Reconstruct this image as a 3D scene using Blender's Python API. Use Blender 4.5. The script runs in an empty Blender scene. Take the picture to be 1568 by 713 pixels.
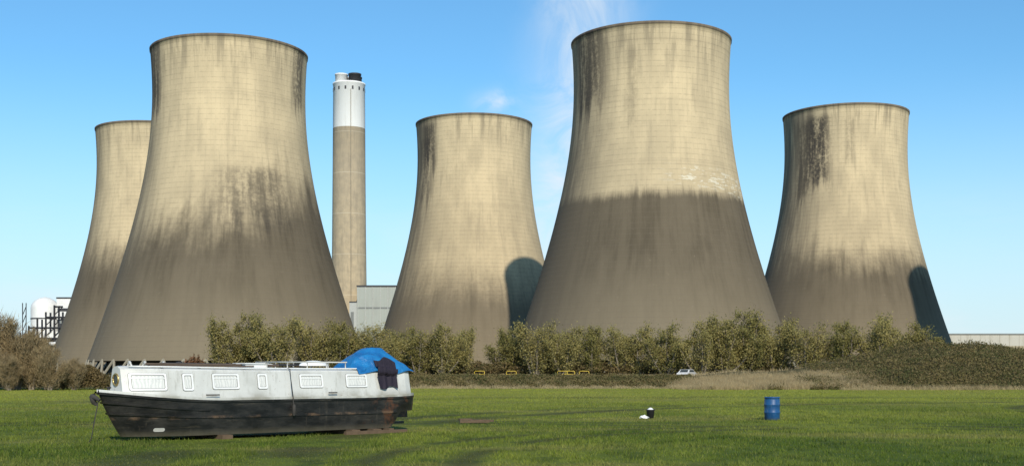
import bpy, math, random
import numpy as np
from mathutils import Vector, Matrix
random.seed(3); RNG=np.random.default_rng(7)
scene=bpy.context.scene
COL=scene.collection

# ---------------------------------------------------------------- helpers
def link(ob,parent=None):
    COL.objects.link(ob)
    if parent is not None: ob.parent=parent
    return ob
def empty(name,loc=(0,0,0),rotz=0):
    e=bpy.data.objects.new(name,None); e.location=loc; e.rotation_euler=(0,0,rotz); e.empty_display_size=.5
    return link(e)
def mesh_obj(name,V,F,mats,parent=None,smooth=False,midx=None,loc=(0,0,0)):
    me=bpy.data.meshes.new(name); me.from_pydata([tuple(v) for v in V],[],F)
    if not isinstance(mats,(list,tuple)): mats=[mats]
    for m in mats: me.materials.append(m)
    if midx is not None: me.polygons.foreach_set('material_index',midx)
    if smooth: me.polygons.foreach_set('use_smooth',[True]*len(F))
    me.update()
    ob=bpy.data.objects.new(name,me); ob.location=loc
    return link(ob,parent)
def np_mesh(name,V,k,mats,midx=None):
    n=len(V)//k
    me=bpy.data.meshes.new(name)
    me.vertices.add(len(V)); me.vertices.foreach_set('co',np.asarray(V,dtype=np.float32).ravel())
    me.loops.add(n*k); me.loops.foreach_set('vertex_index',np.arange(n*k,dtype=np.int32))
    me.polygons.add(n); me.polygons.foreach_set('loop_start',np.arange(0,n*k,k,dtype=np.int32))
    for m in (mats if isinstance(mats,(list,tuple)) else [mats]): me.materials.append(m)
    me.update(calc_edges=True)
    return me
class MB:
    def __init__(s): s.V=[];s.F=[];s.M=[]
    def add(s,V,F,m=0):
        o=len(s.V); s.V+= [tuple(v) for v in V]; s.F+=[tuple(i+o for i in f) for f in F]; s.M+=[m]*len(F)
    def box(s,a,b,m=0):
        x0,y0,z0=a;x1,y1,z1=b
        s.add([(x0,y0,z0),(x1,y0,z0),(x1,y1,z0),(x0,y1,z0),(x0,y0,z1),(x1,y0,z1),(x1,y1,z1),(x0,y1,z1)],
              [(0,3,2,1),(4,5,6,7),(0,1,5,4),(1,2,6,5),(2,3,7,6),(3,0,4,7)],m)
    def tube(s,pts,rad,n=6,m=0,cap=True):
        pts=[Vector(p) for p in pts]
        if not isinstance(rad,(list,tuple)): rad=[rad]*len(pts)
        V=[];F=[]
        for i,p in enumerate(pts):
            d=(pts[min(i+1,len(pts)-1)]-pts[max(i-1,0)])
            d=d.normalized() if d.length>1e-9 else Vector((0,0,1))
            a=d.cross(Vector((0,0,1)) if abs(d.z)<.9 else Vector((1,0,0))).normalized(); b=d.cross(a)
            for j in range(n):
                t=2*math.pi*j/n; V.append(p+(a*math.cos(t)+b*math.sin(t))*rad[i])
        for i in range(len(pts)-1):
            for j in range(n):
                F.append((i*n+j,i*n+(j+1)%n,(i+1)*n+(j+1)%n,(i+1)*n+j))
        if cap:
            F.append(tuple(range(n))); F.append(tuple((len(pts)-1)*n+j for j in range(n))[::-1])
        s.add(V,F,m)
    def lathe(s,prof,seg=48,m=0,c=(0,0),closed=False):
        V=[];F=[]
        for r,z in prof:
            for j in range(seg):
                t=2*math.pi*j/seg; V.append((c[0]+r*math.cos(t),c[1]+r*math.sin(t),z))
        for i in range(len(prof)-1):
            for j in range(seg):
                F.append((i*seg+j,i*seg+(j+1)%seg,(i+1)*seg+(j+1)%seg,(i+1)*seg+j))
        if closed:
            F.append(tuple((len(prof)-1)*seg+j for j in range(seg)))
        s.add(V,F,m)
    def obj(s,name,mats,parent=None,smooth=False,loc=(0,0,0)):
        return mesh_obj(name,s.V,s.F,mats,parent,smooth,s.M,loc)
_ph=RNG.uniform(0,6.28,(24,)); _dr=RNG.normal(0,1,(24,2))
def sn(x,y,scale=1.0,o=0):
    r=0;
    for i in range(8):
        k=(i+o)%24; f=scale*(1+.55*i)
        r=r+np.sin(f*(x*_dr[k,0]+y*_dr[k,1])+_ph[k])/(1+.4*i)
    return r/2.6

# ---------------------------------------------------------------- material helpers
class NT:
    def __init__(s,name):
        s.mat=bpy.data.materials.new(name); s.mat.use_nodes=True; s.t=s.mat.node_tree; s.N=s.t.nodes; s.L=s.t.links
        s.bsdf=s.N['Principled BSDF']; s.out=s.N['Material Output']
    def put(s,sock,v):
        if isinstance(v,bpy.types.NodeSocket): s.L.new(v,sock)
        elif isinstance(v,(tuple,list)) and len(v)==3 and sock.type=='RGBA': sock.default_value=(*v,1)
        else: sock.default_value=v
    def m(s,op,a,b=None,c=None,clamp=False):
        n=s.N.new('ShaderNodeMath'); n.operation=op; n.use_clamp=clamp; s.put(n.inputs[0],a)
        if b is not None: s.put(n.inputs[1],b)
        if c is not None: s.put(n.inputs[2],c)
        return n.outputs[0]
    def co(s,kind='Object'): return s.N.new('ShaderNodeTexCoord').outputs[kind]
    def pos(s): return s.N.new('ShaderNodeNewGeometry').outputs['Position']
    def island(s): return s.N.new('ShaderNodeNewGeometry').outputs['Random Per Island']
    def sep(s,v):
        n=s.N.new('ShaderNodeSeparateXYZ'); s.L.new(v,n.inputs[0]); return n.outputs
    def comb(s,x,y,z=0.0):
        n=s.N.new('ShaderNodeCombineXYZ'); s.put(n.inputs[0],x);s.put(n.inputs[1],y);s.put(n.inputs[2],z); return n.outputs[0]
    def scale(s,v,k):
        n=s.N.new('ShaderNodeVectorMath'); n.operation='MULTIPLY'; s.L.new(v,n.inputs[0]); n.inputs[1].default_value=k; return n.outputs[0]
    def noise(s,v,sc=1,det=4,rough=.55,dist=0):
        n=s.N.new('ShaderNodeTexNoise'); s.L.new(v,n.inputs['Vector']); n.inputs['Scale'].default_value=sc
        n.inputs['Detail'].default_value=det; n.inputs['Roughness'].default_value=rough; n.inputs['Distortion'].default_value=dist
        return n.outputs['Fac']
    def mr(s,v,a,b,c=0.,d=1.,smooth=True):
        n=s.N.new('ShaderNodeMapRange'); n.interpolation_type='SMOOTHSTEP' if smooth else 'LINEAR'
        s.put(n.inputs[0],v)
        for i,k in enumerate((a,b,c,d)): s.put(n.inputs[i+1],k)
        return n.outputs[0]
    def mix(s,f,a,b,bt='MIX'):
        n=s.N.new('ShaderNodeMix'); n.data_type='RGBA'; n.blend_type=bt
        s.put(n.inputs[0],f); s.put(n.inputs[6],a); s.put(n.inputs[7],b); return n.outputs[2]
    def bump(s,h,st=.3,d=.1):
        n=s.N.new('ShaderNodeBump'); n.inputs['Strength'].default_value=st; n.inputs['Distance'].default_value=d
        s.L.new(h,n.inputs['Height']); s.L.new(n.outputs[0],s.bsdf.inputs['Normal'])
    def fin(s,col,rough=.8,metal=0,spec=None):
        s.put(s.bsdf.inputs['Base Color'],col); s.put(s.bsdf.inputs['Roughness'],rough); s.put(s.bsdf.inputs['Metallic'],metal)
        if spec is not None: s.bsdf.inputs['Specular IOR Level'].default_value=spec
        return s.mat
def pmat(name,c,rough=.6,metal=0,var=.25,sc=2.,bump=.15,dirt=None,spec=None):
    n=NT(name); v=n.co('Object'); a=n.noise(v,sc,6,.6); b=n.noise(n.scale(v,(1,1,.25)),sc*4,4,.6)
    k=n.mr(a,.3,.7)
    dk=dirt if dirt else tuple(x*(1-var) for x in c)
    col=n.mix(n.m('MULTIPLY',k,var*2 if dirt else 1.0,clamp=True),c,dk)
    col=n.mix(n.mr(b,.5,.75,0,.35),col,tuple(x*.7 for x in c))
    if bump: n.bump(b,bump,.01)
    return n.fin(col,rough,metal,spec)
def leafmat(name,cols,rough=.7,trans=.25,sc=.5):
    n=NT(name); v=n.pos(); a=n.noise(v,sc,3,.6); isl=n.island()
    c=n.mix(n.mr(a,.35,.65),cols[0],cols[1]); c=n.mix(n.mr(isl,.3,1,0,1,False),c,cols[2])
    n.fin(c,rough,0,.2)
    tr=n.N.new('ShaderNodeBsdfTranslucent'); n.L.new(c,tr.inputs[0])
    mx=n.N.new('ShaderNodeMixShader'); mx.inputs[0].default_value=trans
    n.L.new(n.bsdf.outputs[0],mx.inputs[1]); n.L.new(tr.outputs[0],mx.inputs[2]); n.L.new(mx.outputs[0],n.out.inputs[0])
    return n.mat

# ---------------------------------------------------------------- camera, sun, world
cam=bpy.data.cameras.new('camera'); co=bpy.data.objects.new('camera',cam); link(co)
co.location=(0,0,1.8); co.rotation_euler=(math.radians(90),0,0)
cam.sensor_width=36; cam.lens=42.5; cam.shift_y=.138; cam.clip_end=6000; cam.clip_start=.1
scene.camera=co
AZ=math.radians(12.5); EL=math.radians(32.5)
sd=Vector((math.sin(AZ)*math.cos(EL),-math.cos(AZ)*math.cos(EL),math.sin(EL)))
sl=bpy.data.lights.new('sun','SUN'); sl.energy=4.4; sl.angle=math.radians(.9); sl.color=(1,.915,.77)
so=bpy.data.objects.new('sun',sl); so.rotation_euler=sd.to_track_quat('Z','Y').to_euler(); link(so)
scene.view_settings.view_transform='Standard'; scene.view_settings.look='None'; scene.view_settings.exposure=0

w=bpy.data.worlds.new('World'); scene.world=w; w.use_nodes=True
class WT(NT):
    def __init__(s,w): s.t=w.node_tree; s.N=s.t.nodes; s.L=s.t.links
W=WT(w)
sky=W.N.new('ShaderNodeTexSky'); sky.sky_type='NISHITA'; sky.sun_disc=False
sky.sun_elevation=EL; sky.sun_rotation=math.pi-AZ; sky.air_density=1.0; sky.dust_density=.35; sky.ozone_density=3.0; sky.altitude=50
d=W.co('Generated'); x,y,z=W.sep(d)
skyc=W.mix(1.0,sky.outputs[0],(.64,1.02,1.13),'MULTIPLY')
yy=W.m('MAXIMUM',y,.05); u=W.m('DIVIDE',x,yy); v=W.m('DIVIDE',z,yy)
el=W.m('MAXIMUM',z,0.0)
skyc=W.mix(W.mr(el,-.03,.25,.95,0.),skyc,(5.0,6.0,6.6))
vec=W.comb(u,v,0.0)
n1=W.noise(vec,17,8,.62,.8); n2=W.noise(vec,5,4,.5,.3)
uc=W.m('ADD',W.m('MULTIPLY',W.m('SUBTRACT',v,.12),.14),.034)
uc=W.m('ADD',uc,W.m('MULTIPLY',W.m('SUBTRACT',n2,.5),.06))
wd=W.m('ADD',.018,W.m('MULTIPLY',v,.06))
q=W.m('DIVIDE',W.m('SUBTRACT',u,uc),wd)
g=W.m('EXPONENT',W.m('MULTIPLY',W.m('MULTIPLY',q,q),-1.0))
st=W.m('MULTIPLY',g,W.mr(n1,.22,.70))
q1=W.m('DIVIDE',W.m('SUBTRACT',u,W.m('ADD',-.018,W.m('MULTIPLY',W.m('SUBTRACT',n1,.5),.05))),.014); q2=W.m('DIVIDE',W.m('SUBTRACT',v,W.m('ADD',.226,W.m('MULTIPLY',W.m('SUBTRACT',n2,.5),.04))),.008)
g2=W.m('EXPONENT',W.m('MULTIPLY',W.m('ADD',W.m('MULTIPLY',q1,q1),W.m('MULTIPLY',q2,q2)),-1.0))
st=W.m('ADD',W.m('MULTIPLY',st,.85),W.m('MULTIPLY',W.m('MULTIPLY',g2,W.mr(n1,.3,.65)),.6),clamp=True)
vec2=W.comb(W.m('MULTIPLY',u,1.6),W.m('MULTIPLY',v,7.0),0.0)
hz=W.mr(W.noise(vec2,2.2,6,.6,.4),.45,.75)
hz=W.m('MULTIPLY',hz,W.mr(v,.02,.18,.7,0.))
allc=W.m('MAXIMUM',st,hz)
front=W.mr(y,0.05,.2)
allc=W.m('MULTIPLY',allc,front)
skyc=W.mix(allc,skyc,(6.0,6.5,6.9))
bg=W.N['Background']; W.L.new(skyc,bg.inputs[0]); bg.inputs[1].default_value=.138

# ---------------------------------------------------------------- ground
TRK=((60,50,34,.9),(60,50,36.2,.9),(-6,-10,54,.8),(-6,-10,56,.8),(45,30,50,1.5),(45,30,53,1.5),(20,10,82,2.),(20,10,86,2.),(16,25,17,.7),(16,25,19,.7))
def gz(y): 
    t=np.clip((np.asarray(y,dtype=float)-153)/10,0,1); return 1.3*t*t*(3-2*t)
def track_nodes(n,X,Y):
    tot=None
    for cx,cy,R,wd in TRK:
        dx=n.m('SUBTRACT',X,cx);dy=n.m('SUBTRACT',Y,cy)
        r=n.m('SQRT',n.m('ADD',n.m('MULTIPLY',dx,dx),n.m('MULTIPLY',dy,dy)))
        e=n.m('ABSOLUTE',n.m('SUBTRACT',r,R)); k=n.mr(e,0,wd,1,0)
        tot=k if tot is None else n.m('MAXIMUM',tot,k)
    return tot
def grass_color(n,bright=1.0):
    p=n.pos(); X,Y,Z=n.sep(p)
    q=n.scale(p,(1,.45,0)); wv=n.noise(q,.12,4,.6,.5); f=n.noise(n.scale(p,(1,.6,0)),.9,5,.65)
    B=lambda c:tuple(k*bright for k in c)
    c=n.mix(n.mr(wv,.35,.65),B((.088,.130,.016)),B((.205,.235,.034)))
    c=n.mix(n.mr(f,.46,.68,0,.8),c,B((.052,.082,.014)))
    far=n.mr(Y,30,110,0,.65); c=n.mix(far,c,B((.315,.328,.056)))
    w2=n.noise(n.scale(p,(.35,1,0)),.16,4,.6); c=n.mix(n.mr(w2,.50,.64,0,.55),c,B((.26,.235,.07)))
    tr=n.m('MULTIPLY',track_nodes(n,X,Y),n.mr(n.noise(p,.14,3),.40,.54,0,.8))
    c=n.mix(tr,c,(.052,.055,.020))
    return c,p,X,Y,Z,f
n=NT('ground_grass'); c,p,X,Y,Z,f=grass_color(n,.75)
rough=n.mr(Y,151,156)
c=n.mix(rough,c,n.mix(n.noise(p,.7,5),(.05,.055,.02),(.15,.12,.055)))
far2=n.mr(Y,168,172); c=n.mix(far2,c,(.10,.10,.05))
n.bump(f,.6,.08); M_ground=n.fin(c,.95,0,.1)
ys=list(np.linspace(-60,150,60))+list(np.linspace(151,165,15))+[180,220,300,420,600,900,1500,2500,4500]
xs=list(np.linspace(-150,150,101)); xs=[-4000,-2000,-900,-400,-220]+xs+[220,400,900,2000,4000]
V=[];F=[]
for yv in ys:
    for xv in xs:
        h=float(gz(yv)); 
        if 15<yv<150: h+=.03*float(sn(xv,yv,.12))
        V.append((xv,yv,h))
nx=len(xs)
for j in range(len(ys)-1):
    for i in range(nx-1): F.append((j*nx+i,j*nx+i+1,(j+1)*nx+i+1,(j+1)*nx+i))
mesh_obj('ground',V,F,M_ground,smooth=True)
def gh(x,y):
    return gz(y)+np.where((y>15)&(y<150),.03*sn(x,y,.12),0)

n=NT('grass_blades'); c,*_=grass_color(n,1.12)
isl=n.island()
c=n.mix(n.mr(isl,.72,1,0,.6,False),c,(.26,.24,.08)); c=n.mix(n.mr(isl,.3,0,0,.5,False),c,(.04,.065,.013))
n.fin(c,.75,0,.15)
tr=n.N.new('ShaderNodeBsdfTranslucent'); n.L.new(c,tr.inputs[0]); mx=n.N.new('ShaderNodeMixShader'); mx.inputs[0].default_value=.3
n.L.new(n.bsdf.outputs[0],mx.inputs[1]); n.L.new(tr.outputs[0],mx.inputs[2]); n.L.new(mx.outputs[0],n.out.inputs[0])
M_blade=n.mat
def blades(N,X,Y,Z,H,Wd):
    N=len(X); a=RNG.uniform(0,2*np.pi,N); dx=np.cos(a)*Wd; dy=np.sin(a)*Wd
    lx=RNG.normal(0,.45,N)*H; ly=RNG.normal(0,.45,N)*H
    V=np.empty((N,3,3)); 
    V[:,0]=np.stack([X-dx,Y-dy,Z-.01],1); V[:,1]=np.stack([X+dx,Y+dy,Z-.01],1); V[:,2]=np.stack([X+lx,Y+ly,Z+H],1)
    return V.reshape(-1,3)
N=420000
yb=18*np.exp(RNG.uniform(0,1,N)**.9*math.log(153/18)); xb=RNG.uniform(-1,1,N)*(yb*.5+7)
cl=sn(xb,yb,1.3)+.8*sn(xb,yb,3.7,5)
hb=np.clip(.055+.04*cl+RNG.uniform(-.02,.035,N),.015,.2)
wb=.006+.00020*yb
for cx,cy,R_,wd in TRK:
    e_=np.abs(np.hypot(xb-cx,yb-cy)-R_); hb=hb*np.where(e_<wd*.6,.4,1)
gm=np_mesh('grass',blades(N,xb,yb,gh(xb,yb),hb,wb),3,M_blade); link(bpy.data.objects.new('grass',gm))

# ---------------------------------------------------------------- cooling towers
def tower_mat(name,H,Wd,A,B,dark,patches,flakes=False,off=0.,lean=0.,low=(.20,.165,.112)):
    n=NT(name); X,Y,Z=n.sep(n.co('Object'))
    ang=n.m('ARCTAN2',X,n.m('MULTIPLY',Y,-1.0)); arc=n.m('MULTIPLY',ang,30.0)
    sv=n.comb(n.m('ADD',arc,off),n.m('MULTIPLY',Z,.10),off)
    st=n.noise(sv,.42,6,.65); big=n.noise(n.comb(n.m('ADD',arc,off*2),n.m('MULTIPLY',Z,.9),off),.035,5,.6,.8)
    fine=n.noise(n.comb(arc,Z,off),.8,6,.7); mid=n.noise(n.comb(arc,n.m('MULTIPLY',Z,.5),off),.12,5,.6)
    t=n.m('SUBTRACT',H,Z); t=n.m('ADD',t,n.m('MULTIPLY',n.m('SUBTRACT',big,.5),A)); t=n.m('ADD',t,n.m('MULTIPLY',n.m('SUBTRACT',st,.5),B))
    t=n.m('ADD',t,n.m('MULTIPLY',ang,lean)); t=n.m('ADD',t,n.m('MULTIPLY',n.m('SUBTRACT',fine,.5),Wd*.6))
    stain=n.mr(t,-Wd,Wd)
    light=n.mix(n.mr(mid,.3,.7),(.60,.485,.305),(.46,.375,.24))
    light=n.mix(n.mr(st,.50,.72,0,.4),light,(.27,.225,.155))
    light=n.mix(n.mr(Z,55,95,.30,0),light,(.33,.265,.17))
    dk=n.mix(n.mr(st,.35,.7),dark,tuple(k*.66 for k in dark))
    dk=n.mix(n.mr(mid,.4,.7,0,.4),dk,tuple(k*1.5 for k in dark))
    dk=n.mix(n.mr(Z,45,8,0,.7),dk,low)
    c=n.mix(n.m('MULTIPLY',stain,.94),light,dk)
    c=n.mix(n.m('MULTIPLY',n.mr(ang,-.45,-1.2),n.mr(st,.3,.6,.4,.8)),c,(.135,.112,.082))  # left-flank shading painted into the colour, broken up by weathering streaks
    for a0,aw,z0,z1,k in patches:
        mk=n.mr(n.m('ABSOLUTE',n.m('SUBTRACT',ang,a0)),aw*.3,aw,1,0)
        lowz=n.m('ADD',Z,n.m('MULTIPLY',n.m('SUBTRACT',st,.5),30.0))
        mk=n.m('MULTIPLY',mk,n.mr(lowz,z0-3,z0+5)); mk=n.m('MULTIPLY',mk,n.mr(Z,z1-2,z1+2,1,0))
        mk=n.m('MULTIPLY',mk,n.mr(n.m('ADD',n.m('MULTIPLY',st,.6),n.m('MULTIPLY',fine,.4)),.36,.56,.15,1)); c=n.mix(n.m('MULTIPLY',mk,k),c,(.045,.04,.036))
    rim=n.m('MULTIPLY',n.mr(Z,98,113),n.mr(st,.45,.62,0,.42)); c=n.mix(rim,c,(.13,.11,.08))
    hz=n.m('FRACT',n.m('DIVIDE',Z,1.75)); vt=n.m('FRACT',n.m('MULTIPLY',ang,18.3))
    hl=n.mr(hz,.0,.30,1,0); vl=n.mr(vt,0,.2,1,0); gl=n.m('MAXIMUM',hl,n.m('MULTIPLY',vl,.45))
    c=n.mix(n.m('MULTIPLY',gl,n.mr(fine,.35,.65,.03,.38)),c,(.13,.105,.078))
    c=n.mix(n.m('MULTIPLY',n.mr(fine,.60,.8,0,.35),n.m('SUBTRACT',1.0,n.m('MULTIPLY',stain,.7))),c,(.62,.54,.38))
    bd=n.noise(n.comb(0.0,0.0,n.m('ADD',Z,off)),.25,3,.7); c=n.mix(n.mr(bd,.55,.7,0,.2),c,(.14,.115,.085))
    if flakes:
        fl=n.noise(n.comb(n.m('MULTIPLY',arc,.5),n.m('MULTIPLY',Z,2.0),3.),.55,5,.7)
        mk=n.m('MULTIPLY',n.mr(fl,.53,.58),n.mr(n.m('ABSOLUTE',n.m('SUBTRACT',n.m('ADD',Z,n.m('MULTIPLY',arc,.10)),66.)),1.5,5,1,0))
        mk=n.m('MULTIPLY',mk,n.mr(ang,-.1,.3)); c=n.mix(n.m('MULTIPLY',mk,.6),c,(.66,.63,.52))
    c=n.mix(n.mr(Z,113.1,113.3,0,.75),c,(.07,.055,.05))
    n.bump(n.m('ADD',gl,n.m('MULTIPLY',fine,.5)),.25,.12)
    return n.fin(c,.93,0,.15)
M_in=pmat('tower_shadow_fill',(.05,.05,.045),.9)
M_leg=pmat('concrete_legs',(.28,.25,.19),.9)
def tr_(h):
    dh=h-98.5
    return 26.2*math.sqrt(1+(dh/61)**2) if dh<0 else 26.2*math.sqrt(1+(dh/66)**2)
def tower(x,y,mat,rs=1.0):
    b=MB(); prof=[]
    hs=np.linspace(6.2,113.2,64)
    prof=[(tr_(h)*rs,h) for h in hs]+[(tr_(113.2)*rs+.22,113.3),(tr_(114)*rs+.22,114.1),(tr_(114)*rs-.5,114.1),(tr_(112)*rs-.6,112)]
    prof+=[(tr_(h)*rs-.7,h) for h in np.linspace(108,6.2,24)]+[(tr_(6.2)*rs,6.2)]
    b.lathe(prof,144,0)
    e=empty('cooling_tower',(x,y,0))
    b.obj('shell',[mat],e,True)
    b=MB(); nL=44
    for i in range(nL):
        a0=2*math.pi*i/nL
        for sgn in (-1,1):
            a1=a0+sgn*math.pi/nL
            r0=tr_(0)*rs+.2; r1=tr_(6.2)*rs-.35
            b.tube([(r0*math.cos(a0),r0*math.sin(a0),.1),(r1*math.cos(a1),r1*math.sin(a1),6.6)],.42,6,0)
    b.obj('legs',[M_leg],e)
    b=MB(); b.lathe([(tr_(6)*rs-7,0),(tr_(6)*rs-7,7)],72,0,closed=True); b.obj('shaded_packing',[M_in],e)  # packing drum painted near black for the shade inside the leg openings
    b=MB(); b.lathe([(tr_(0)*rs+3,0),(tr_(0)*rs+3,1.6),(tr_(0)*rs+2.4,1.6),(tr_(0)*rs+2.4,0)],96,0); b.obj('basin_wall',[M_leg],e,True)
    return e
dkA=(.100,.082,.058)
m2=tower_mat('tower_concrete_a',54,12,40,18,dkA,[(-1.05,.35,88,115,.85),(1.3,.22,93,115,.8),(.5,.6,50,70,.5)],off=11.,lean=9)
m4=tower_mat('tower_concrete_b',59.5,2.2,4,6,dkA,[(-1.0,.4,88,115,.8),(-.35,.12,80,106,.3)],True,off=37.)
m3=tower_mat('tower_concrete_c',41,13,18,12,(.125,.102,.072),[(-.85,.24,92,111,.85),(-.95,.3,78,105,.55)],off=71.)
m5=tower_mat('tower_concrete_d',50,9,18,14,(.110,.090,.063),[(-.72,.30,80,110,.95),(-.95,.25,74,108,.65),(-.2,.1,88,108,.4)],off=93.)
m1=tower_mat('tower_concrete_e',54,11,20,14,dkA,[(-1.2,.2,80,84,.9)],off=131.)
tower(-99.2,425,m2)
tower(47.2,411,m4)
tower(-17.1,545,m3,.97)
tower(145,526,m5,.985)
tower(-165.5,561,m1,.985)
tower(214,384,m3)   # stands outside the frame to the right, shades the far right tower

# ---------------------------------------------------------------- chimney
n=NT('chimney_paint'); X,Y,Z=n.sep(n.co('Object')); ang=n.m('ARCTAN2',X,n.m('MULTIPLY',Y,-1.))
st=n.noise(n.comb(n.m('MULTIPLY',ang,11.),n.m('MULTIPLY',Z,.08),0.),.5,5,.65); fi=n.noise(n.co('Object'),.25,5,.6)
con=n.mix(n.mr(fi,.3,.7),(.48,.385,.25),(.38,.31,.21)); con=n.mix(n.mr(st,.45,.7,0,.45),con,(.22,.185,.135))
con=n.mix(n.mr(Z,60,165,.0,.35),con,(.27,.235,.19))
bn=n.mr(n.m('FRACT',n.m('DIVIDE',Z,27.0)),0,.03,1,0); con=n.mix(n.m('MULTIPLY',bn,.5),con,(.6,.53,.4))
wh=n.mix(n.mr(st,.5,.75,0,.4),(.80,.80,.78),(.55,.54,.5))
c=n.mix(n.mr(Z,165.3,165.7),con,wh); M_ch=n.fin(c,.8,0,.2)
M_dk=pmat('dark_steel',(.035,.035,.04),.6); M_white=pmat('white_paint',(.78,.78,.76),.5,var=.12,sc=.3)
e=empty('power_station_chimney',(-108.9,808,0))
b=MB(); b.lathe([(12.6,0),(11.9,40),(11.3,90),(10.9,140),(10.6,194.5),(10.9,194.7),(10.9,195.6),(9.6,195.6),(9.6,188)],64,0); b.obj('stack',[M_ch],e,True)
b=MB()
for i in range(14):
    a=2*math.pi*(i+.3)/14; c0=Vector((10.63*math.cos(a),10.63*math.sin(a),190)); t=Vector((-math.sin(a),math.cos(a),0))*.55; nn=Vector((math.cos(a),math.sin(a),0))*.12
    V=[c0-t-nn,c0+t-nn,c0+t+nn,c0-t+nn]; V2=[p+Vector((0,0,2.2)) for p in V]
    b.add(V+V2,[(0,1,2,3),(4,5,6,7),(0,1,5,4),(1,2,6,5),(2,3,7,6),(3,0,4,7)],0)
b.obj('vent_openings',[M_dk],e)
b=MB()
for (fx,fy,m) in ((-4.6,-3.6,1),(4.4,-4.4,0),(3.8,4.6,0),(-4.6,4.6,1)):
    b.lathe([(4.1,188),(4.1,200.2),(4.35,200.3),(4.35,201.2),(3.6,201.2),(3.6,194)],32,m,(fx,fy))
b.obj('flues',[M_dk,M_white],e,True)
b=MB(); b.lathe([(10.6,9),(12.9,9),(12.9,20),(12.0,20)],48,0); b.obj('base_collar',[M_dk],e,True)
b=MB(); b.tube([(3,-12.3,5),(2.6,-10.9,190)],.18,5); b.obj('ladder',[M_leg],e)

# ---------------------------------------------------------------- industrial buildings
def cladmat(name,c1,c2,split,rib=2.2):
    n=NT(name); o=n.co('Object'); X,Y,Z=n.sep(o)
    fx=n.m('FRACT',n.m('DIVIDE',n.m('ADD',X,Y),rib)); l=n.mr(fx,0,.12,1,0)
    c=n.mix(n.mr(Z,split-.2,split+.2),c1,c2); c=n.mix(n.m('MULTIPLY',l,.4),c,tuple(k*.5 for k in c1))
    c=n.mix(n.mr(n.noise(n.scale(o,(1,1,.2)),.35,5),.45,.75,0,.4),c,tuple(k*.6 for k in c1)); n.bump(l,.4,.15)
    return n.fin(c,.7,0,.2)
M_cl=cladmat('cladding_grey',(.50,.51,.46),(.36,.38,.34),26,2.6)
M_cl2=cladmat('cladding_buff',(.36,.31,.21),(.48,.46,.40),16.5,5)
M_clp=pmat('cladding_pilaster',(.46,.47,.44),.7)
M_gl=pmat('dark_glazing',(.04,.05,.055),.2,var=.1,bump=0)
M_lv=pmat('louvre_grey',(.20,.21,.20),.7)
e=empty('turbine_hall',(-89.5,786,0))
b=MB(); b.box((-10,-10,0),(15,30,58)); b.box((-10.3,-10.3,58),(15.3,30.3,59),1)
for i in range(6): xx=-9.6+i*4.8; b.box((xx,-10.3,0),(xx+.4,-10.02,57.9),2)
for zz in (26,44): b.box((-9.9,-10.15,zz),(14.9,-10.01,zz+1.0),3)
b.box((-15.0,-9,0),(-10.02,10,48),2); b.box((-15.2,-9.2,48),(-10.03,10.2,48.7),1)
b.box((-14.2,-9.06,26),(-12.2,-9.01,42),3)
b.obj('block',[M_cl,M_dk,M_clp,M_lv],e)
b=MB(); b.box((-40,-14,0),(-12,-10.5,12)); b.box((-40,-14.1,12),(-12,-10.5,12.5),1); b.obj('annex',[M_cl,M_dk],e)
e=empty('limestone_silo',(-239.5,620,0))
b=MB(); b.lathe([(6.9,0),(6.9,36),(6.6,37.5),(5,39.6),(2.5,41),(.01,41.6)],48,0); b.lathe([(7.05,30),(7.05,30.6)],48,1)
b.lathe([(7.05,20),(7.05,20.6)],48,1); b.obj('vessel',[M_white,M_dk],e,True)
b=MB()
for k in range(9): 
    b.tube([(-8.5,-7.2,k*4),(-6.9,-7.2,k*4+4)],.2,4)
b.tube([(-8.6,-7.2,0),(-8.6,-7.2,38)],.25,4); b.tube([(-6.8,-7.2,0),(-6.8,-7.2,38)],.25,4); b.obj('stair',[M_dk],e)
e=empty('process_building',(-226,622,0))
b=MB(); b.box((-6.4,-5,30),(8,8,40.5)); b.box((-6.6,-5.2,40.5),(8.2,8.2,41.2),1); b.box((-5,-4,0),(7,7,29.9),2)
b.box((-6,-5.1,34),(7.5,-5.02,35.6),1); b.obj('block',[M_white,M_dk,M_lv],e)
e=empty('steel_gantry',(-229,600,0)); b=MB()
for i in range(8):
    xx=-18+i*4.2; top=36-abs(i-5)*3.4
    for yv in (-3,3): b.tube([(xx,yv,0),(xx,yv,top)],.5,4)
    for k in range(7):
        if k*5.2+4<top: b.tube([(xx,-3,k*5.2+4),(xx+4.2,-3,k*5.2+4)],.45,4); b.tube([(xx,-3,k*5.2),(xx+4.2,-3,k*5.2+4)],.25,4)
for k in range(6): b.box((-15+k*5,-2.5,7+k*4),(-9+k*5,2.5,11+k*4),(0,2,0,1,0,2)[k])
b.tube([(-22,-4,17),(10,-4,17)],.9,8,1); b.tube([(-22,-4,10),(6,-4,10)],.7,8,1)
b.obj('frame',[M_dk,M_white,M_lv],e)
e=empty('warehouse',(310,640,0))
b=MB(); b.box((-95,-20,0),(120,40,22.2)); b.box((-95.3,-20.3,22.2),(120.3,40.3,22.8),1)
for i in range(12): b.box((-90+i*17,-20.4,4),(-80+i*17,-20.02,9),2)
b.obj('hall',[M_cl2,M_lv,M_gl],e)

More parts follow.
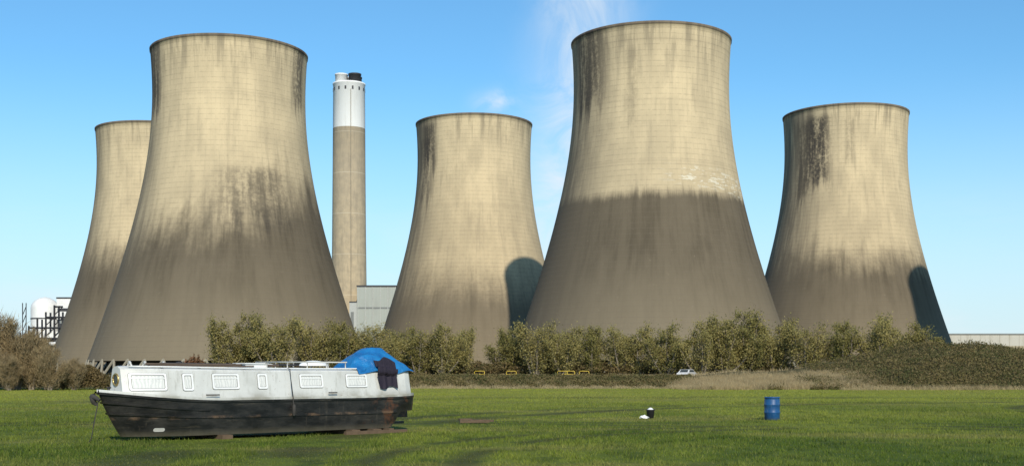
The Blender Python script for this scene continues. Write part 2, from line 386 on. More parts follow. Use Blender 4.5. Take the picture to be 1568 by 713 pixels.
# ---------------------------------------------------------------- vegetation
def quads(P,S,flat=.0):
    N=len(P); a=RNG.normal(0,1,(N,3)); a/=np.linalg.norm(a,axis=1)[:,None]
    b=np.cross(a,RNG.normal(0,1,(N,3))); b/=np.linalg.norm(b,axis=1)[:,None]
    S=np.broadcast_to(S,(N,))[:,None]; a=a*S; b=b*S*.5
    V=np.empty((N,4,3)); V[:,0]=P-a; V[:,1]=P+b; V[:,2]=P+a; V[:,3]=P-b
    return V.reshape(-1,3)
M_bark=pmat('bark',(.21,.175,.13),.9,sc=1.5)
M_leafA=leafmat('willow_leaves',[(.29,.245,.085),(.205,.185,.06),(.37,.31,.12)],sc=.25,trans=.3)
M_leafB=leafmat('olive_leaves',[(.23,.21,.065),(.30,.25,.085),(.175,.16,.055)],sc=.25,trans=.3)
M_leafC=leafmat('hawthorn_leaves',[(.085,.082,.03),(.15,.11,.045),(.18,.125,.06)],sc=.3)
M_bram=leafmat('bramble_leaves',[(.070,.082,.026),(.15,.125,.045),(.20,.15,.07)],sc=.35)
M_red=leafmat('russet_leaves',[(.20,.085,.045),(.14,.085,.045),(.24,.14,.07)],sc=.4)
M_twig=leafmat('bare_twigs',[(.22,.165,.085),(.17,.135,.075),(.30,.225,.12)],trans=.05,sc=.4)
def tree_mesh(name,seed,h,w,leafm,nleaf=42,bare=False,ls=.16):
    r=np.random.default_rng(seed); b=MB(); L=[]; T=[]
    ns=r.integers(6,10)
    for i in range(ns):
        a=2*math.pi*(i+r.uniform(-.3,.3))/ns; sp=r.uniform(.2,1)*w*.5; top=h*(1-.42*(sp/(w*.5))**2)*r.uniform(.8,1.03)
        p0=Vector((r.normal(0,.2),r.normal(0,.2),0)); pts=[]
        for k in range(7):
            t=k/6; pts.append(p0+Vector((math.cos(a)*sp*t**.8+r.normal(0,.12)*t,math.sin(a)*sp*t**.8+r.normal(0,.12)*t,top*t)))
        b.tube(pts,[.18*(1-.82*k/6) for k in range(7)],5,0)
        for k in range(1,7):
            for q in range(4 if k>1 else 1):
                base=pts[k].lerp(pts[k-1],r.uniform(0,1)); aa=r.uniform(0,6.28); ln=r.uniform(.6,1.6)*(1.15-.08*k)*w/7
                tip=base+Vector((math.cos(aa)*ln*.8,math.sin(aa)*ln*.8,ln*r.uniform(.1,1)))
                if tip.z>h*1.05: tip.z=h*1.0
                b.tube([base,base.lerp(tip,.5)+Vector((0,0,.08)),tip],[.05,.035,.015],3,0,False)
                for f in (.55,1.0):
                    c=base.lerp(tip,f); nn=int(nleaf*r.uniform(.1,1.4)*(.5+.13*k)) ; sg=r.uniform(.16,.36)*w/7
                    if bare:
                        dd=r.normal(0,1,(nn,3)); dd[:,2]=np.abs(dd[:,2])+.4; dd/=np.linalg.norm(dd,axis=1)[:,None]
                        L.append(np.array(c)+r.normal(0,sg*1.3,(nn,3))); T.append(dd)
                    else: L.append(np.array(c)+r.normal(0,sg,(nn,3))*np.array([1,1,1.15]))
    P=np.concatenate(L); P=P[P[:,2]>.15]
    nb=len(b.F)
    if bare:
        D=np.concatenate(T)[:len(P)]; s=r.normal(0,1,(len(P),3)); s=np.cross(D,s); s/=np.linalg.norm(s,axis=1)[:,None]
        V=np.empty((len(P),3,3)); V[:,0]=P-s*.022; V[:,1]=P+s*.022; V[:,2]=P+D*r.uniform(.3,.9,(len(P),1)); V=V.reshape(-1,3); k=3
    else: V=quads(P,r.uniform(ls*.6,ls*1.3,len(P))); k=4
    o=len(b.V); n_=len(V)//k
    allV=np.concatenate([np.array([tuple(v) for v in b.V]),V])
    fl=[]; starts=[]; tot=0
    for f in b.F: starts.append(tot); fl+=list(f); tot+=len(f)
    starts=np.concatenate([np.array(starts),tot+np.arange(n_)*k]).astype(np.int32)
    loops=np.concatenate([np.array(fl),o+np.arange(n_*k)]).astype(np.int32)
    me=bpy.data.meshes.new(name); me.vertices.add(len(allV)); me.vertices.foreach_set('co',allV.astype(np.float32).ravel())
    me.loops.add(len(loops)); me.loops.foreach_set('vertex_index',loops); me.polygons.add(len(starts)); me.polygons.foreach_set('loop_start',starts)
    me.materials.append(M_bark); me.materials.append(leafm)
    mi=np.zeros(len(starts),dtype=np.int32); mi[nb:]=1; me.polygons.foreach_set('material_index',mi); me.update(calc_edges=True)
    return me
TV=[tree_mesh('willow_%d'%i,40+i,8,7.8,(M_leafA,M_leafB)[i%2],40,ls=.125) for i in range(6)]
TX=[-42.7,-38.8,-34.4,-30,-26.2,-22.3,-18.4,-14.5,-10.6,-7,-.2,3.5,7.2,11.8,15.7,19.6,23.4,27.3,31.2,35.4,39.5,43.6,48.7,53.1,57.2,61.1]
TH=[8.0,8.6,8.4,8.2,7.6,7.1,7.3,7.1,7.3,7.0,6.8,7.9,7.3,7.1,7.2,7.4,7.4,8.0,8.2,9.0,8.5,7.6,7.5,8.3,8.8,7.7]
for i,(x,h) in enumerate(zip(TX,TH)):
    o=bpy.data.objects.new('willow_tree',TV[(i*5+i//3)%6]); link(o)
    yy_=180+random.uniform(-4,4); o.location=(x+random.uniform(-.5,.5),yy_,1.2); k=h/7.55
    o.scale=(k*random.uniform(.98,1.15),k*1.1,k*1.02); o.rotation_euler=(0,0,random.uniform(-.4,.4)+(i%2)*math.pi)
for i in range(13):
    o=bpy.data.objects.new('willow_tree',TV[(i*7+2)%6]); link(o); o.location=(-41+i*8.3+random.uniform(-1.5,1.5),193+random.uniform(-3,3),1.2)
    k=random.uniform(.80,.98); o.scale=(k*1.25,k*1.2,k); o.rotation_euler=(0,0,i*2.1)
TB=[tree_mesh('shrub_%d'%i,80+i,5.5,6.0,M_twig,60,True) for i in range(3)]
for i,(x,y,h) in enumerate([(-62,140,8.6),(-58.5,142,7.4),(-56,141,5.8),(-53.3,139,4.4),(-51,141,3.2),(-66,143,9),(-71,144,8),(-60,137,5),(-57,137,3.4)]):
    o=bpy.data.objects.new('bare_shrub',TB[i%3]); link(o); o.location=(x,y,0); k=h/5.0; o.scale=(k*.82,k*.82,k); o.rotation_euler=(0,0,i*1.3)
def hedge(name,x0,x1,y,dep,hf,mat,N,s=.14,z0=None,base=True):
    X=RNG.uniform(x0,x1,N); Y=y+RNG.uniform(-dep/2,dep/2,N); H=hf(X,Y)*(1-.5*((Y-y)/(dep/2))**4)
    Z=gh(X,Y)+RNG.uniform(0,1,N)**.45*H*(1+.12*sn(X,Y,3.))
    me=np_mesh(name,quads(np.stack([X,Y,Z],1),RNG.uniform(s*.6,s*1.4,N)),4,mat); link(bpy.data.objects.new(name,me))
hedge('understory_shrubs',-48,66,184,6,lambda X,Y:np.clip(2.0+1.2*sn(X,Y,.45),.5,4),M_leafC,38000,.2)
hedge('hedge',-95,-18,150,4,lambda X,Y:2.0+.55*sn(X,Y*0,.6,3),M_leafC,40000,.13)
hedge('red_shrub',-40.4,-36.8,147,3,lambda X,Y:4.1*np.clip(1-((X+38.6)/1.9)**2,0.05,1)**.5,M_red,3500,.12)
hedge('dark_shrub',-53.5,-48,143,3,lambda X,Y:2.9*np.clip(1-((X+50.8)/2.9)**2,0.05,1)**.5,M_leafC,6000,.13)
hedge('far_hedge',-19,24,160,9,lambda X,Y:.65+.35*sn(X,Y,.7,2),M_bram,38000,.12)
hedge('scrub',62,110,190,8,lambda X,Y:2.6+.8*sn(X,Y,.4),M_leafC,14000,.2)
def mound(X,Y):
    e=np.clip((X-34)/22,0,1); e=e*e*(3-2*e)
    bk=np.clip((Y-141)/10,0,1)*np.clip((172-Y)/8,0,1)
    return np.maximum(0,(1.1+2.9*e+.7*sn(X,Y,.30,4)*e+.25*sn(X,Y,1.3,2)*e))*np.sin(np.clip(bk,0,1)*math.pi/2)*np.clip((X-20)/10,0,1)
V=[];F=[]; gx=np.linspace(19,110,100); gy=np.linspace(140,173,34)
for yv in gy:
    for xv in gx: V.append((xv,yv,float(mound(np.array(xv),np.array(yv)))-.2+float(gz(yv))))
for j in range(33):
    for i in range(99): F.append((j*100+i,j*100+i+1,(j+1)*100+i+1,(j+1)*100+i))
n=NT('bramble_floor'); M_bf=n.fin(n.mix(n.noise(n.pos(),1.5,4),(.04,.045,.018),(.13,.10,.05)),.95,0,.1)
mb=mesh_obj('bramble_bank',V,F,M_bf,smooth=True)
N=120000; X=RNG.uniform(30,105,N); Y=140.5+RNG.uniform(0,1,N)**1.3*26
keep=(X+6*sn(X,Y,.5,3)-.5*(Y-141))>33; X=X[keep]; Y=Y[keep]; N=len(X)
Z=gz(Y)+mound(X,Y)+np.abs(RNG.normal(0,.20,N))*(1+.9*sn(X,Y,1.1,7))
me=np_mesh('bramble_leaves',quads(np.stack([X,Y,Z],1),RNG.uniform(.07,.17,N)),4,M_bram); ob=bpy.data.objects.new('leaves',me); link(ob,mb)
M_dry=leafmat('dry_grass',[(.41,.315,.17),(.27,.215,.115),(.48,.385,.22)],trans=.2,sc=.3)
def dry(name,N,fx,fy,fh,wd=.02):
    X=fx(N); Y=fy(N,X); H=fh(X,Y)*RNG.uniform(.5,1.3,N)
    b_=blades(N,X,Y,gz(Y)+np.maximum(mound(X,Y)-.2,0),H,np.full(N,wd)); me=np_mesh(name,b_,3,M_dry); link(bpy.data.objects.new(name,me))
dry('dry_grass_clump',70000,lambda N:20+25*RNG.uniform(0,1,N),lambda N,X:141+RNG.uniform(0,16,N),lambda X,Y:np.clip((X-18)/5,.1,1)*(.85+.4*sn(X,Y,.8))*np.clip((47-X)/8,.2,1),.022)
dry('dry_grass_clump',16000,lambda N:RNG.uniform(38,100,N),lambda N,X:140+RNG.uniform(-1.5,1.5,N),lambda X,Y:.4+.3*sn(X,Y,.8),.018)
dry('dry_grass_clump',16000,lambda N:RNG.uniform(-19,24,N),lambda N,X:154+RNG.uniform(-1.5,6,N),lambda X,Y:.35+.3*sn(X,Y,.5),.018)
dry('dry_grass_clump',12000,lambda N:RNG.uniform(-20,60,N),lambda N,X:168+RNG.uniform(-2,6,N),lambda X,Y:.45+.3*sn(X,Y,.3),.03)

# ---------------------------------------------------------------- far small things
M_yel=pmat('yellow_paint',(.65,.46,.05),.5,var=.1)
for x,y in ((-4.6,171),(-.1,175),(7.2,173),(8.3,173.4),(10.4,174.5)):
    b=MB(); ww=.7
    b.tube([(-ww,0,0),(-ww,0,.9),(-ww+.1,0,1.0),(ww-.1,0,1.0),(ww,0,.9),(ww,0,0)],.045,6); b.tube([(-ww,0,.55),(ww,0,.55)],.035,6)
    b.obj('yellow_barrier',[M_yel],None,True,(x,y,1.3))
M_carw=pmat('car_paint',(.6,.6,.6),.3,var=.05,bump=0); M_tyre=pmat('rubber',(.02,.02,.02),.8)
e=empty('parked_car',(25.2,174,1.1),math.radians(62)); b=MB()
pr=[(-2.1,.35),(-2.15,.75),(-1.95,.95),(-1.5,1.0),(-.95,1.42),(.6,1.45),(1.25,1.02),(1.95,.9),(2.15,.65),(2.1,.35)]
V=[(x,-.82 if z<1.1 else -.66,z) for x,z in pr]+[(x,.82 if z<1.1 else .66,z) for x,z in pr]; k=len(pr)
b.add(V,[tuple(range(k))[::-1],tuple(range(k,2*k))]+[(i,(i+1)%k,(i+1)%k+k,i+k) for i in range(k)])
b.obj('body',[M_carw],e)
b=MB(); 
for s in (-1,1): b.add([(-1.3,s*.815,1.06),(-.9,s*.70,1.36),(.5,s*.69,1.38),(1.05,s*.81,1.06)],[(0,1,2,3)])
b.add([(-1.47,-.6,1.06),(-1.47,.6,1.06),(-1.03,.56,1.39),(-1.03,-.56,1.39)],[(0,1,2,3)])
b.obj('windows',[M_gl],e)
b=MB()
for x in (-1.3,1.3):
    for s in (-1,1): b.tube([(x,s*.66,.32),(x,s*.86,.32)],.32,16)
b.obj('wheels',[M_tyre],e)

# ---------------------------------------------------------------- barrel, bucket, planks
n=NT('blue_plastic'); o=n.co('Object'); a=n.noise(o,3,5); X,Y,Z=n.sep(o)
c=n.mix(n.mr(a,.3,.7),(.010,.060,.17),(.016,.09,.23)); c=n.mix(n.mr(n.noise(n.scale(o,(4,4,1)),4,5),.55,.75,0,.5),c,(.13,.16,.19))
c=n.mix(n.mr(Z,.0,.15,.6,0),c,(.08,.08,.05)); M_blue=n.fin(c,.45,0,.35)
e=empty('plastic_barrel',(10.24,47.6,0)); b=MB()
b.lathe([(.01,.0),(.27,.0),(.295,.03),(.30,.28),(.312,.30),(.312,.33),(.30,.35),(.302,.58),(.314,.60),(.314,.63),(.302,.65),(.296,.82),(.28,.86),(.30,.87),(.305,.90),(.29,.925),(.27,.92),(.265,.885),(.01,.885)],40,0)
b.lathe([(.05,.88),(.05,.92),(.035,.93),(.001,.93)],16,1,(.14,-.05)); b.lathe([(.05,.88),(.05,.92),(.035,.93),(.001,.93)],16,1,(-.14,.05))
b.obj('barrel_body',[M_blue,M_dk],e,True)
e=empty('bucket',(5.68,49.6,0)); b=MB()
b.lathe([(.01,.02),(.13,.02),(.17,.34),(.185,.345),(.185,.37),(.16,.37),(.12,.04)],24,0)
b.lathe([(.165,.33),(.10,.40),(.05,.44),(.001,.45)],24,1)
b.obj('pail',[M_dk,M_white],e,True)
V=[];F=[];rr=np.random.default_rng(4)
for j in range(7):
    for i in range(12):
        t=2*math.pi*i/12; ph=math.pi/2*j/6; r=.15*math.cos(ph)*(1+.3*rr.normal()); V.append((r*math.cos(t),r*.7*math.sin(t),.0+.12*math.sin(ph)*(1+.15*rr.normal())))
for j in range(6):
    for i in range(12): F.append((j*12+i,j*12+(i+1)%12,(j+1)*12+(i+1)%12,(j+1)*12+i))
mesh_obj('crumpled_bag',V,F,M_white,loc=(5.36,49.1,.02))
M_wood=pmat('old_timber',(.13,.085,.05),.9,sc=6)
b=MB(); 
for k,(dx,dy,rt,l) in enumerate([(0,0,.2,1.1),(.25,.18,-.15,.9),(-.35,.3,.5,.5)]):
    c_,s_=math.cos(rt),math.sin(rt); P=[(-l/2,-.07),(l/2,-.06),(l/2,.07),(-l/2,.08)]
    P=[(dx+x*c_-y*s_,dy+x*s_+y*c_) for x,y in P]; z0=.04+.035*k
    b.add([(x,y,z0) for x,y in P]+[(x,y,z0+.07) for x,y in P],[(3,2,1,0),(4,5,6,7),(0,1,5,4),(1,2,6,5),(2,3,7,6),(3,0,4,7)])
b.obj('scrap_planks',[M_wood],None,loc=(-1.37,44.3,0))

# ---------------------------------------------------------------- narrowboat
BO=empty('narrowboat',(-11.0,32.1,-.015),math.radians(45.2))
BO.scale=(1.04,1.0,1.01)
LB=10.25; BM=.95; ZB=.14
def bow_f(d): return math.sin(math.pi/2*min(max(d,0)/2.1,1))**.72
def stern_f(s): 
    k=(s-9.45)/.8
    return 1.0 if k<=0 else math.sqrt(max(0,1-min(k,1)**2))*.999+.001
def sheer(s):
    h=1.13
    if s<3.2: h+=.25*(1-s/3.2)**1.7
    if s>7.5: h+=.06*((s-7.5)/2.75)**2
    return h
def zbot(s):
    if s<8.9: return ZB
    t=min((s-8.9)/.55,1); return ZB+.52*t*t*(3-2*t)
def hull_pt(d,t,side):
    s0=.62*(1-t)**1.25; s=s0+d*(LB-s0)/LB
    wd=BM*bow_f(d)*stern_f(s)*(.93+.07*t if t>.4 else .90+.145*t)
    return s,side*wd,zbot(s)+(sheer(s)-zbot(s))*t
DS=[0,.04,.12,.25,.45,.7,1.0,1.35,1.7,2.1,2.6,3.2,4,5,6,7,8,8.7,8.9,9.05,9.2,9.35,9.5,9.65,9.8,9.92,10.03,10.12,10.19,10.23,10.25]
TS=[0,.1,.25,.42,.5,.58,.75,.9,1.0]
n=NT('hull_black'); o=n.co('Object'); X,Y,Z=n.sep(o)
a=n.noise(n.scale(o,(1,1,2.5)),1.3,6,.65); g_=n.noise(n.scale(o,(.6,1,5)),3.0,6,.7)
c=n.mix(n.mr(a,.35,.7),(.010,.010,.011),(.028,.026,.022))
c=n.mix(n.mr(g_,.56,.72,0,.45),c,(.10,.085,.06))
ru=n.noise(o,2.2,7,.7); rm=n.m('MULTIPLY',n.mr(ru,.5,.62),n.mr(X,7.4,9.6)); c=n.mix(n.m('MULTIPLY',rm,.6),c,(.15,.055,.022))
rm2=n.m('MULTIPLY',n.mr(ru,.46,.64),n.mr(n.m('ABSOLUTE',n.m('SUBTRACT',Z,.63)),.02,.06,.65,0)); c=n.mix(rm2,c,(.16,.10,.06))
vs=n.noise(n.scale(o,(6,6,.4)),1.5,5,.7); c=n.mix(n.mr(vs,.58,.75,0,.35),c,(.12,.10,.075))
c=n.mix(n.mr(Z,.34,.14,0,.6),c,n.mix(ru,(.05,.045,.03),(.15,.13,.09)))
n.bump(g_,.25,.015); M_hull=n.fin(c,n.mr(a,.3,.7,.3,.6),0,.45)
n=NT('cabin_paint'); o=n.co('Object'); X,Y,Z=n.sep(o)
st=n.noise(n.scale(o,(4,4,.5)),1.6,6,.65); bl=n.noise(o,1.1,5,.6)
c=n.mix(n.mr(bl,.35,.7),(.59,.59,.56),(.48,.48,.45)); c=n.mix(n.mr(st,.52,.72,0,.55),c,(.32,.31,.27))
c=n.mix(n.m('MULTIPLY',n.mr(Z,1.36,1.12),n.mr(bl,.4,.6,.15,.7)),c,(.24,.22,.17))
sp=n.noise(o,14,4,.7); c=n.mix(n.mr(sp,.64,.70,0,.6),c,(.18,.10,.06))
n.bump(bl,.1,.01); M_cab=n.fin(c,.45,0,.4)
V=[];F=[];nd=len(DS)
for side in (-1,1):
    for t in TS:
        for d_ in DS: V.append(hull_pt(d_,t,side))
o1=len(TS)*nd
for j in range(len(TS)-1):
    for i in range(nd-1):
        a0,a1,b0,b1=j*nd+i,j*nd+i+1,(j+1)*nd+i,(j+1)*nd+i+1
        F.append((a0,a1,b1,b0)); F.append((o1+a0,o1+b0,o1+b1,o1+a1))
for j in range(len(TS)-1):
    F.append((j*nd,(j+1)*nd,o1+(j+1)*nd,o1+j*nd)); e_=nd-1; F.append((j*nd+e_,o1+j*nd+e_,o1+(j+1)*nd+e_,(j+1)*nd+e_))
mi=[0]*len(F)
for i in range(nd-1): 
    F.append((i,o1+i,o1+i+1,i+1)); mi.append(0)
    k=(len(TS)-1)*nd; F.append((k+i,k+i+1,o1+k+i+1,o1+k+i)); mi.append(1)
mesh_obj('hull',V,F,[M_hull,M_cab],BO,False,mi)
def strip(b,d0,d1,z0f,z1f,th,mat,nseg=60):
    for side in (-1,1):
        V=[];F=[]
        for i in range(nseg+1):
            d_=d0+(d1-d0)*i/nseg
            for zf,off in ((z0f,.0),(z0f,th),(z1f,th),(z1f,.0)):
                s0,_,_=hull_pt(d_,0,side); zz=zf(d_); t=(zz-zbot(s0))/(sheer(s0)-zbot(s0)); t=min(max(t,0),1)
                s,yv,z=hull_pt(d_,t,side); V.append((s-(off if d_<.3 else 0)*.8,yv+side*off,zz))
        for i in range(nseg):
            for k in range(4):
                q=(i*4+k,i*4+(k+1)%4,(i+1)*4+(k+1)%4,(i+1)*4+k); F.append(q if side<0 else q[::-1])
        F.append((0,1,2,3)); F.append((nseg*4,nseg*4+3,nseg*4+2,nseg*4+1)); b.add(V,F,mat)
b=MB()
strip(b,.05,9.1,lambda d:.60+.14*max(0,1-d/3)**1.5,lambda d:.645+.14*max(0,1-d/3)**1.5,.035,0)
strip(b,.03,10.15,lambda d:sheer(d)-.10,lambda d:sheer(d)-.045,.035,0)
strip(b,.03,2.6,lambda d:sheer(d)-.34,lambda d:sheer(d)-.30,.03,0)
b.obj('rubbing_strakes',[M_hull],BO)
b=MB(); strip(b,.02,10.2,lambda d:sheer(d)-.040,lambda d:sheer(d)+.03,.02,0); b.obj('gunwale_band',[M_cab],BO)
def cabw(s,z):
    base=BM*bow_f(s)*1.0-.10
    if s>9.3: base=min(base,BM*stern_f(s)-.05)
    return base-.14*(z-1.1)/.83
CS=[.50]+[.58+.09*i for i in range(18)]+[2.2,2.8,3.6,4.6,5.6,6.6,7.6,8.6,9.3,9.6,9.82]
secs=[]
for s in CS:
    hr=1.93+.05*max(0,1-s/4); w0=cabw(s,1.1);w1=cabw(s,hr-.05)
    sec=[(s,-w0,sheer(s)+.005),(s,-w1,hr-.05),(s,-w1+.03,hr-.012),(s,-w1+.08,hr),(s,-w1*.5,hr+.035),(s,0,hr+.048),(s,w1*.5,hr+.035),(s,w1-.08,hr),(s,w1-.03,hr-.012),(s,w1,hr-.05),(s,w0,sheer(s)+.005)]
    secs.append(sec)
V=[p for sec in secs for p in sec]; k=11; F=[]
for i in range(len(CS)-1):
    for j in range(k-1): F.append((i*k+j,i*k+j+1,(i+1)*k+j+1,(i+1)*k+j)[::-1])
F.append(tuple(range(k))); F.append(tuple((len(CS)-1)*k+j for j in range(k))[::-1])
cb=mesh_obj('cabin',V,F,M_cab,BO)
def surf(s,z,off=0.,side=-1):
    W_=lambda ss:(lambda h,a:cabw(ss,1.1)+(cabw(ss,h)-cabw(ss,1.1))*(z-a)/(h-a))(1.93+.05*max(0,1-ss/4)-.05,sheer(ss)+.005)
    w_=W_(s); ds=(W_(s+.05)-W_(s-.05))/.1
    nrm=Vector((-ds,side*1.0,.17)).normalized()
    return Vector((s,side*w_,z))+nrm*off
n=NT('curtained_glass'); o=n.co('Object'); X,Y,Z=n.sep(o)
wv=n.m('SINE',n.m('ADD',n.m('MULTIPLY',X,70.),n.m('MULTIPLY',n.noise(o,5,3),14.)))
c=n.mix(n.mr(wv,-1,1),(.70,.69,.65),(.58,.58,.55)); c=n.mix(n.mr(n.noise(o,2.2,3),.55,.75,0,.3),c,(.33,.35,.36))
M_pane=n.fin(c,.15,0,.5)
M_frame=pmat('window_frame',(.80,.80,.78),.4,var=.08)
def rrect(s0,s1,z0,z1,r,n_=5):
    P=[]
    for cx,cz,a0 in ((s1-r,z1-r,0),(s0+r,z1-r,90),(s0+r,z0+r,180),(s1-r,z0+r,270)):
        for i in range(n_): t=math.radians(a0+90*i/(n_-1)); P.append((cx+r*math.cos(t),cz+r*math.sin(t)))
    Q=[]
    for i,p in enumerate(P):
        Q.append(p); e_=P[(i+1)%len(P)]
        if i%n_==n_-1:
            for k in range(1,10): Q.append((p[0]+(e_[0]-p[0])*k/10,p[1]+(e_[1]-p[1])*k/10))
    return Q
def rgrid(s0,s1,z0,z1,off,side,nc=16):
    V=[];F=[]
    for i in range(nc+1):
        s=s0+(s1-s0)*i/nc; V+=[surf(s,z0,off,side),surf(s,z1,off,side)]
    for i in range(nc): F.append((2*i,2*i+2,2*i+3,2*i+1))
    return V,F
def ring(A,B_,oa,ob,side):
    q=len(A); return [surf(s,z,oa,side) for s,z in A]+[surf(s,z,ob,side) for s,z in B_],[(i,(i+1)%q,q+(i+1)%q,q+i) for i in range(q)]
fr=MB(); pn=MB(); gk=MB()
for side in (-1,1):
    for (s0,s1,z0,z1) in ((.66,1.55,1.37,1.83),(1.98,2.29,1.36,1.82),(2.87,3.69,1.39,1.82),(4.29,4.60,1.39,1.82),(5.69,6.49,1.41,1.81),(7.33,8.10,1.41,1.81)):
        A=rrect(s0,s1,z0,z1,.05); B_=rrect(s0+.05,s1-.05,z0+.05,z1-.05,.035)
        fr.add(*ring(A,A,-.01,.028,side)); fr.add(*ring(A,B_,.028,.028,side)); fr.add(*ring(B_,B_,.028,-.01,side))
        pn.add(*rgrid(s0+.03,s1-.03,z0+.03,z1-.03,.011,side))
        gk.add(*ring(rrect(s0-.012,s1+.012,z0-.012,z1+.012,.06),rrect(s0+.01,s1-.01,z0+.01,z1-.01,.05),.008,.008,side))
        gk.add(*ring(rrect(s0+.047,s1-.047,z0+.047,z1-.047,.035),rrect(s0+.062,s1-.062,z0+.062,z1-.062,.03),.015,.015,side))
        if s1-s0>.6:
            zt=z1-.14; fr.add(*rgrid(s0+.05,s1-.05,zt,zt+.02,.024,side))
M_gask=pmat('gasket_grey',(.10,.10,.10),.7)
fr.obj('window_frames',[M_frame],BO); pn.obj('window_panes',[M_pane],BO); gk.obj('window_gaskets',[M_gask],BO)
M_brass=pmat('brass',(.55,.40,.16),.35,.8,var=.2,bump=0)
b=MB(); cz=1.66
pts=[(.488,.15*math.cos(t),cz+.15*math.sin(t)) for t in np.linspace(0,2*math.pi,33)]; b.tube(pts,.028,8,0)
b.add([(.492,.14*math.cos(t),cz+.14*math.sin(t)) for t in np.linspace(0,2*math.pi,25)[:-1]],[tuple(range(24))],1); b.obj('porthole',[M_brass,M_gl],BO,True)
M_pole=pmat('pole_paint',(.55,.54,.5),.5); M_brown=pmat('weathered_plank',(.12,.085,.06),.85,sc=4)
b=MB()
for side in (-1,1):
    b.tube([(s,side*(cabw(s,1.9)-.05),1.975+.05*max(0,1-s/4)) for s in np.linspace(.7,9.7,40)],.022,6)
b.obj('grab_rails',[M_frame],BO,True)
b=MB()
for s0,s1,yv in ((4.75,7.6,-.45),(4.9,7.5,.3)):
    b.tube([(s0,yv,2.16),(s1,yv,2.17)],.022,6)
    for s in np.linspace(s0+.05,s1-.05,5): b.tube([(s,yv,1.93),(s,yv,2.17)],.018,6)
b.obj('roof_rack',[M_pole],BO,True)
b=MB(); b.tube([(1.2,-.25,2.08),(5.4,-.12,2.06)],.035,6); b.tube([(1.7,-.1,2.1),(6.4,.2,2.08)],.03,6,1); b.box((1.3,-.42,2.02),(4.4,-.27,2.05),0); b.box((2.2,.0,2.04),(4.2,.22,2.075),0)
for s in (1.5,2.6,4.0): b.box((s,-.5,1.96),(s+.08,.3,2.02),1)
b.obj('roof_poles_and_planks',[M_brown,M_dk],BO)
b=MB()
b.box((4.15,-.38,2.0),(4.85,.2,2.10)); b.box((4.1,-.42,2.10),(4.9,.24,2.13))
b.obj('roof_hatch',[M_frame],BO)
b=MB()
for s,yv in ((.95,.15),(1.25,-.1),(2.0,.3)):
    pts=[(s+.02*math.sin(t*2),yv+.13*math.cos(t),1.98+.16*math.sin(t)) for t in np.linspace(0,math.pi,14)]; b.tube(pts,.03,7)
for s in (5.2,): b.lathe([(.05,1.97),(.05,2.06),(.1,2.07),(.09,2.1),(.001,2.12)],16,0,(s,.0))
b.obj('roof_hoops',[M_pole],BO,True)
V=[];F=[]
for j in range(9):
    for i in range(20):
        t=2*math.pi*i/20; ph=math.pi/2*j/8; V.append((6.75+.5*math.cos(ph)*math.cos(t),.05+.25*math.cos(ph)*math.sin(t),2.06+.16*math.sin(ph)))
for j in range(8):
    for i in range(20): F.append((j*20+i,j*20+(i+1)%20,(j+1)*20+(i+1)%20,(j+1)*20+i))
mesh_obj('roof_dome_cover',V,F,M_frame,BO,True)
b=MB(); b.lathe([(.06,1.95),(.06,2.12),(.085,2.13),(.085,2.16),(.05,2.16)],16,0,(2.5,.35)); b.obj('stove_chimney',[M_dk],BO,True)
n=NT('blue_tarp'); o=n.co('Object'); a=n.noise(o,3,5,.6); c=n.mix(n.mr(a,.3,.7),(.008,.110,.32),(.015,.18,.43)); n.bump(n.noise(n.scale(o,(1,1.6,1.3)),3.5,4,.6,1.2),.8,.07); M_tarp=n.fin(c,.4,0,.4)
hp=[(7.80,.02),(7.88,.17),(8.0,.32),(8.2,.48),(8.5,.60),(8.8,.67),(9.1,.64),(9.35,.50),(9.6,.30),(9.8,.12),(9.95,-.03)]
def tarp_h(s): return float(np.interp(s,[p[0] for p in hp],[p[1] for p in hp]))
def tarp_z(s,v_):
    hh=tarp_h(s); v_=max(-1,min(1,v_)); prof=(1-abs(v_)**2.4)
    fold=.028*math.sin(5*s+4*v_+1.5*math.sin(3*v_+s))+.016*math.sin(11*v_+5*s+2*math.sin(2*s))
    rd=abs(math.sin(3.2*s-2.5*v_))**6*.03
    zz=1.96+hh*(prof**.8)+(fold+rd)*min(1,(1-abs(v_))*5+.25)*min(1,max(0,hh)*5+.1)
    if abs(v_)>.9: zz-= (abs(v_)-.9)*(1.0+.5*math.sin(s*5))
    return zz
NX,NY=80,50; V=[];F=[]
for i in range(NX+1):
    s=7.80+2.15*i/NX
    for j in range(NY+1):
        v_=-1+2*j/NY; yv=v_*(.79+.015*math.sin(6*s)) ; V.append((s+.04*math.sin(3*v_),yv,tarp_z(s,v_)))
for i in range(NX):
    for j in range(NY): q=i*(NY+1)+j; F.append((q,q+NY+1,q+NY+2,q+1))
mesh_obj('tarpaulin',V,F,M_tarp,BO,True)
n=NT('dark_canvas'); o=n.co('Object'); c=n.mix(n.noise(o,6,5),(.012,.010,.018),(.030,.022,.036)); n.bump(n.noise(n.scale(o,(3,1,.6)),4,5),.8,.05); M_canv=n.fin(c,.75,0,.3)
V=[];F=[]
for i in range(25):
    s_=i/24; y0=.68+.04*math.sin(s_*7)
    for j in range(19):
        t=j/18; s=8.40+.82*s_ + .12*(1-s_)*t*1.2
        fold=.022*math.sin(s_*19+2*t)+.015*math.sin(s_*9)
        if t<.35:
            k_=t/.35; yv=-(y0+(.86-y0)*k_); z=tarp_z(s,yv/.79)+.07 if abs(yv)<.79 else max(1.93,tarp_z(s,-.97)+.05)
            V.append((s,yv-.03-max(0,fold)*k_,z))
        else: z=1.92-(.53+.05*math.sin(s_*7))*((t-.35)/.65); p=surf(s,min(z,1.9),.07+fold*.8,-1); V.append((s,min(p.y,-.89) if z>1.8 else p.y,z))
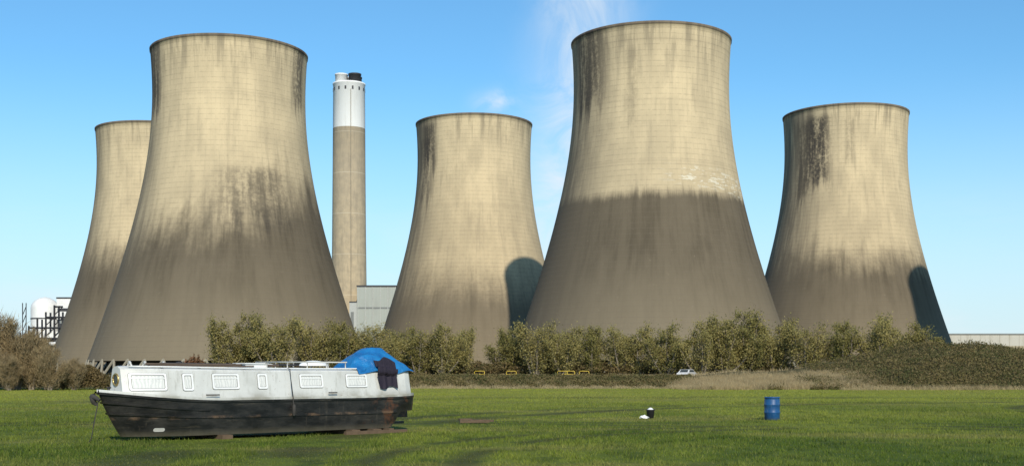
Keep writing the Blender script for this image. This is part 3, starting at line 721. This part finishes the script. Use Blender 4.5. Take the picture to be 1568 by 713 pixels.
for i in range(24):
    for j in range(18): q=i*19+j; F.append((q,q+1,q+20,q+19))
mesh_obj('canvas_sheet',V,F,M_canv,BO,True)
b=MB(); b.box((9.75,-.05,.42),(10.28,.05,.98)); b.tube([(9.95,0,.5),(9.95,0,1.45),(10.05,0,1.6),(9.7,0,1.72),(9.3,0,1.75)],.03,8)
b.box((9.30,-.25,.50),(9.62,.25,.80)); b.tube([(9.3,0,.42),(9.62,0,.42)],.09,10)
b.box((9.1,-.04,.22),(10.15,.04,.30)); b.box((9.72,-.6,.66),(9.84,-.2,.92))
b.obj('rudder_and_stern_gear',[M_hull],BO)
M_rope=pmat('rope',(.05,.045,.04),.9,sc=20)
b=MB()
b.tube([(-.03,0,1.00),(-.10,0,1.06),(-.13,0,1.16),(-.12,0,1.25),(-.05,0,1.34)],[.04,.07,.085,.075,.04],12,0)
b.tube([(-.05,-.22,1.12),(-.12,-.1,1.2),(-.14,0,1.22),(-.12,.1,1.2),(-.05,.22,1.12)],[.04,.06,.065,.06,.04],10,0)
b.tube([(.3,0,1.34),(.3,0,1.48)],.03,8); b.tube([(.3,-.1,1.45),(.3,.1,1.45)],.022,8)
b.tube([(-.02,-.1,1.2),(-.12,-.2,.9),(-.25,-.3,.5),(-.38,-.45,.15),(-.5,-.5,.02)],.014,6,0)
b.obj('bow_fender_and_rope',[M_rope],BO,True)
b=MB()
b.tube([(5.35,-.5,2.0),(5.34,-.80,1.96),(5.33,-.90,1.5),(5.33,-.985,1.12),(5.33,-1.0,.85)],.014,6,0); b.tube([(5.33,-1.02,.95),(5.33,-1.03,.90),(5.33,-1.03,.66),(5.33,-1.02,.62)],[.02,.05,.05,.02],10,0)
b.tube([(3.0,-.93,1.24),(2.6,-.93,1.24)],.02,6,0); b.tube([(6.9,-.93,1.26),(6.6,-.93,1.26)],.02,6,0)
b.obj('side_fender_and_lines',[M_rope],BO,True)
b=MB()
P=rrect(1.28,1.56,.27,.37,.048); V=[]
for s,z in P:
    t=(z-ZB)/(sheer(s)-ZB); d0=s-.62*(1-t)**1.25; q=hull_pt(max(d0,0),t,-1); V.append((q[0],q[1]-.012,z))
b.add(V,[tuple(range(len(V)))]); b.obj('hull_anode_plate',[M_pole],BO)
b=MB(); b.box((9.83,-.3,1.2),(9.86,.3,1.85)); b.obj('rear_doors',[M_frame],BO)
b=MB()
for s0,s1 in ((3.0,3.32),): b.box((s0,-1.08,-.03),(s1,1.05,ZB-.003))
for s0,s1 in ((7.3,7.6),(8.1,8.4),(8.7,8.88)): b.box((s0,-1.12,-.03),(s1,1.05,ZB-.003))
b.box((7.0,-1.25,-.02),(9.3,-1.135,.10))
b.obj('timber_blocks',[M_wood],BO)
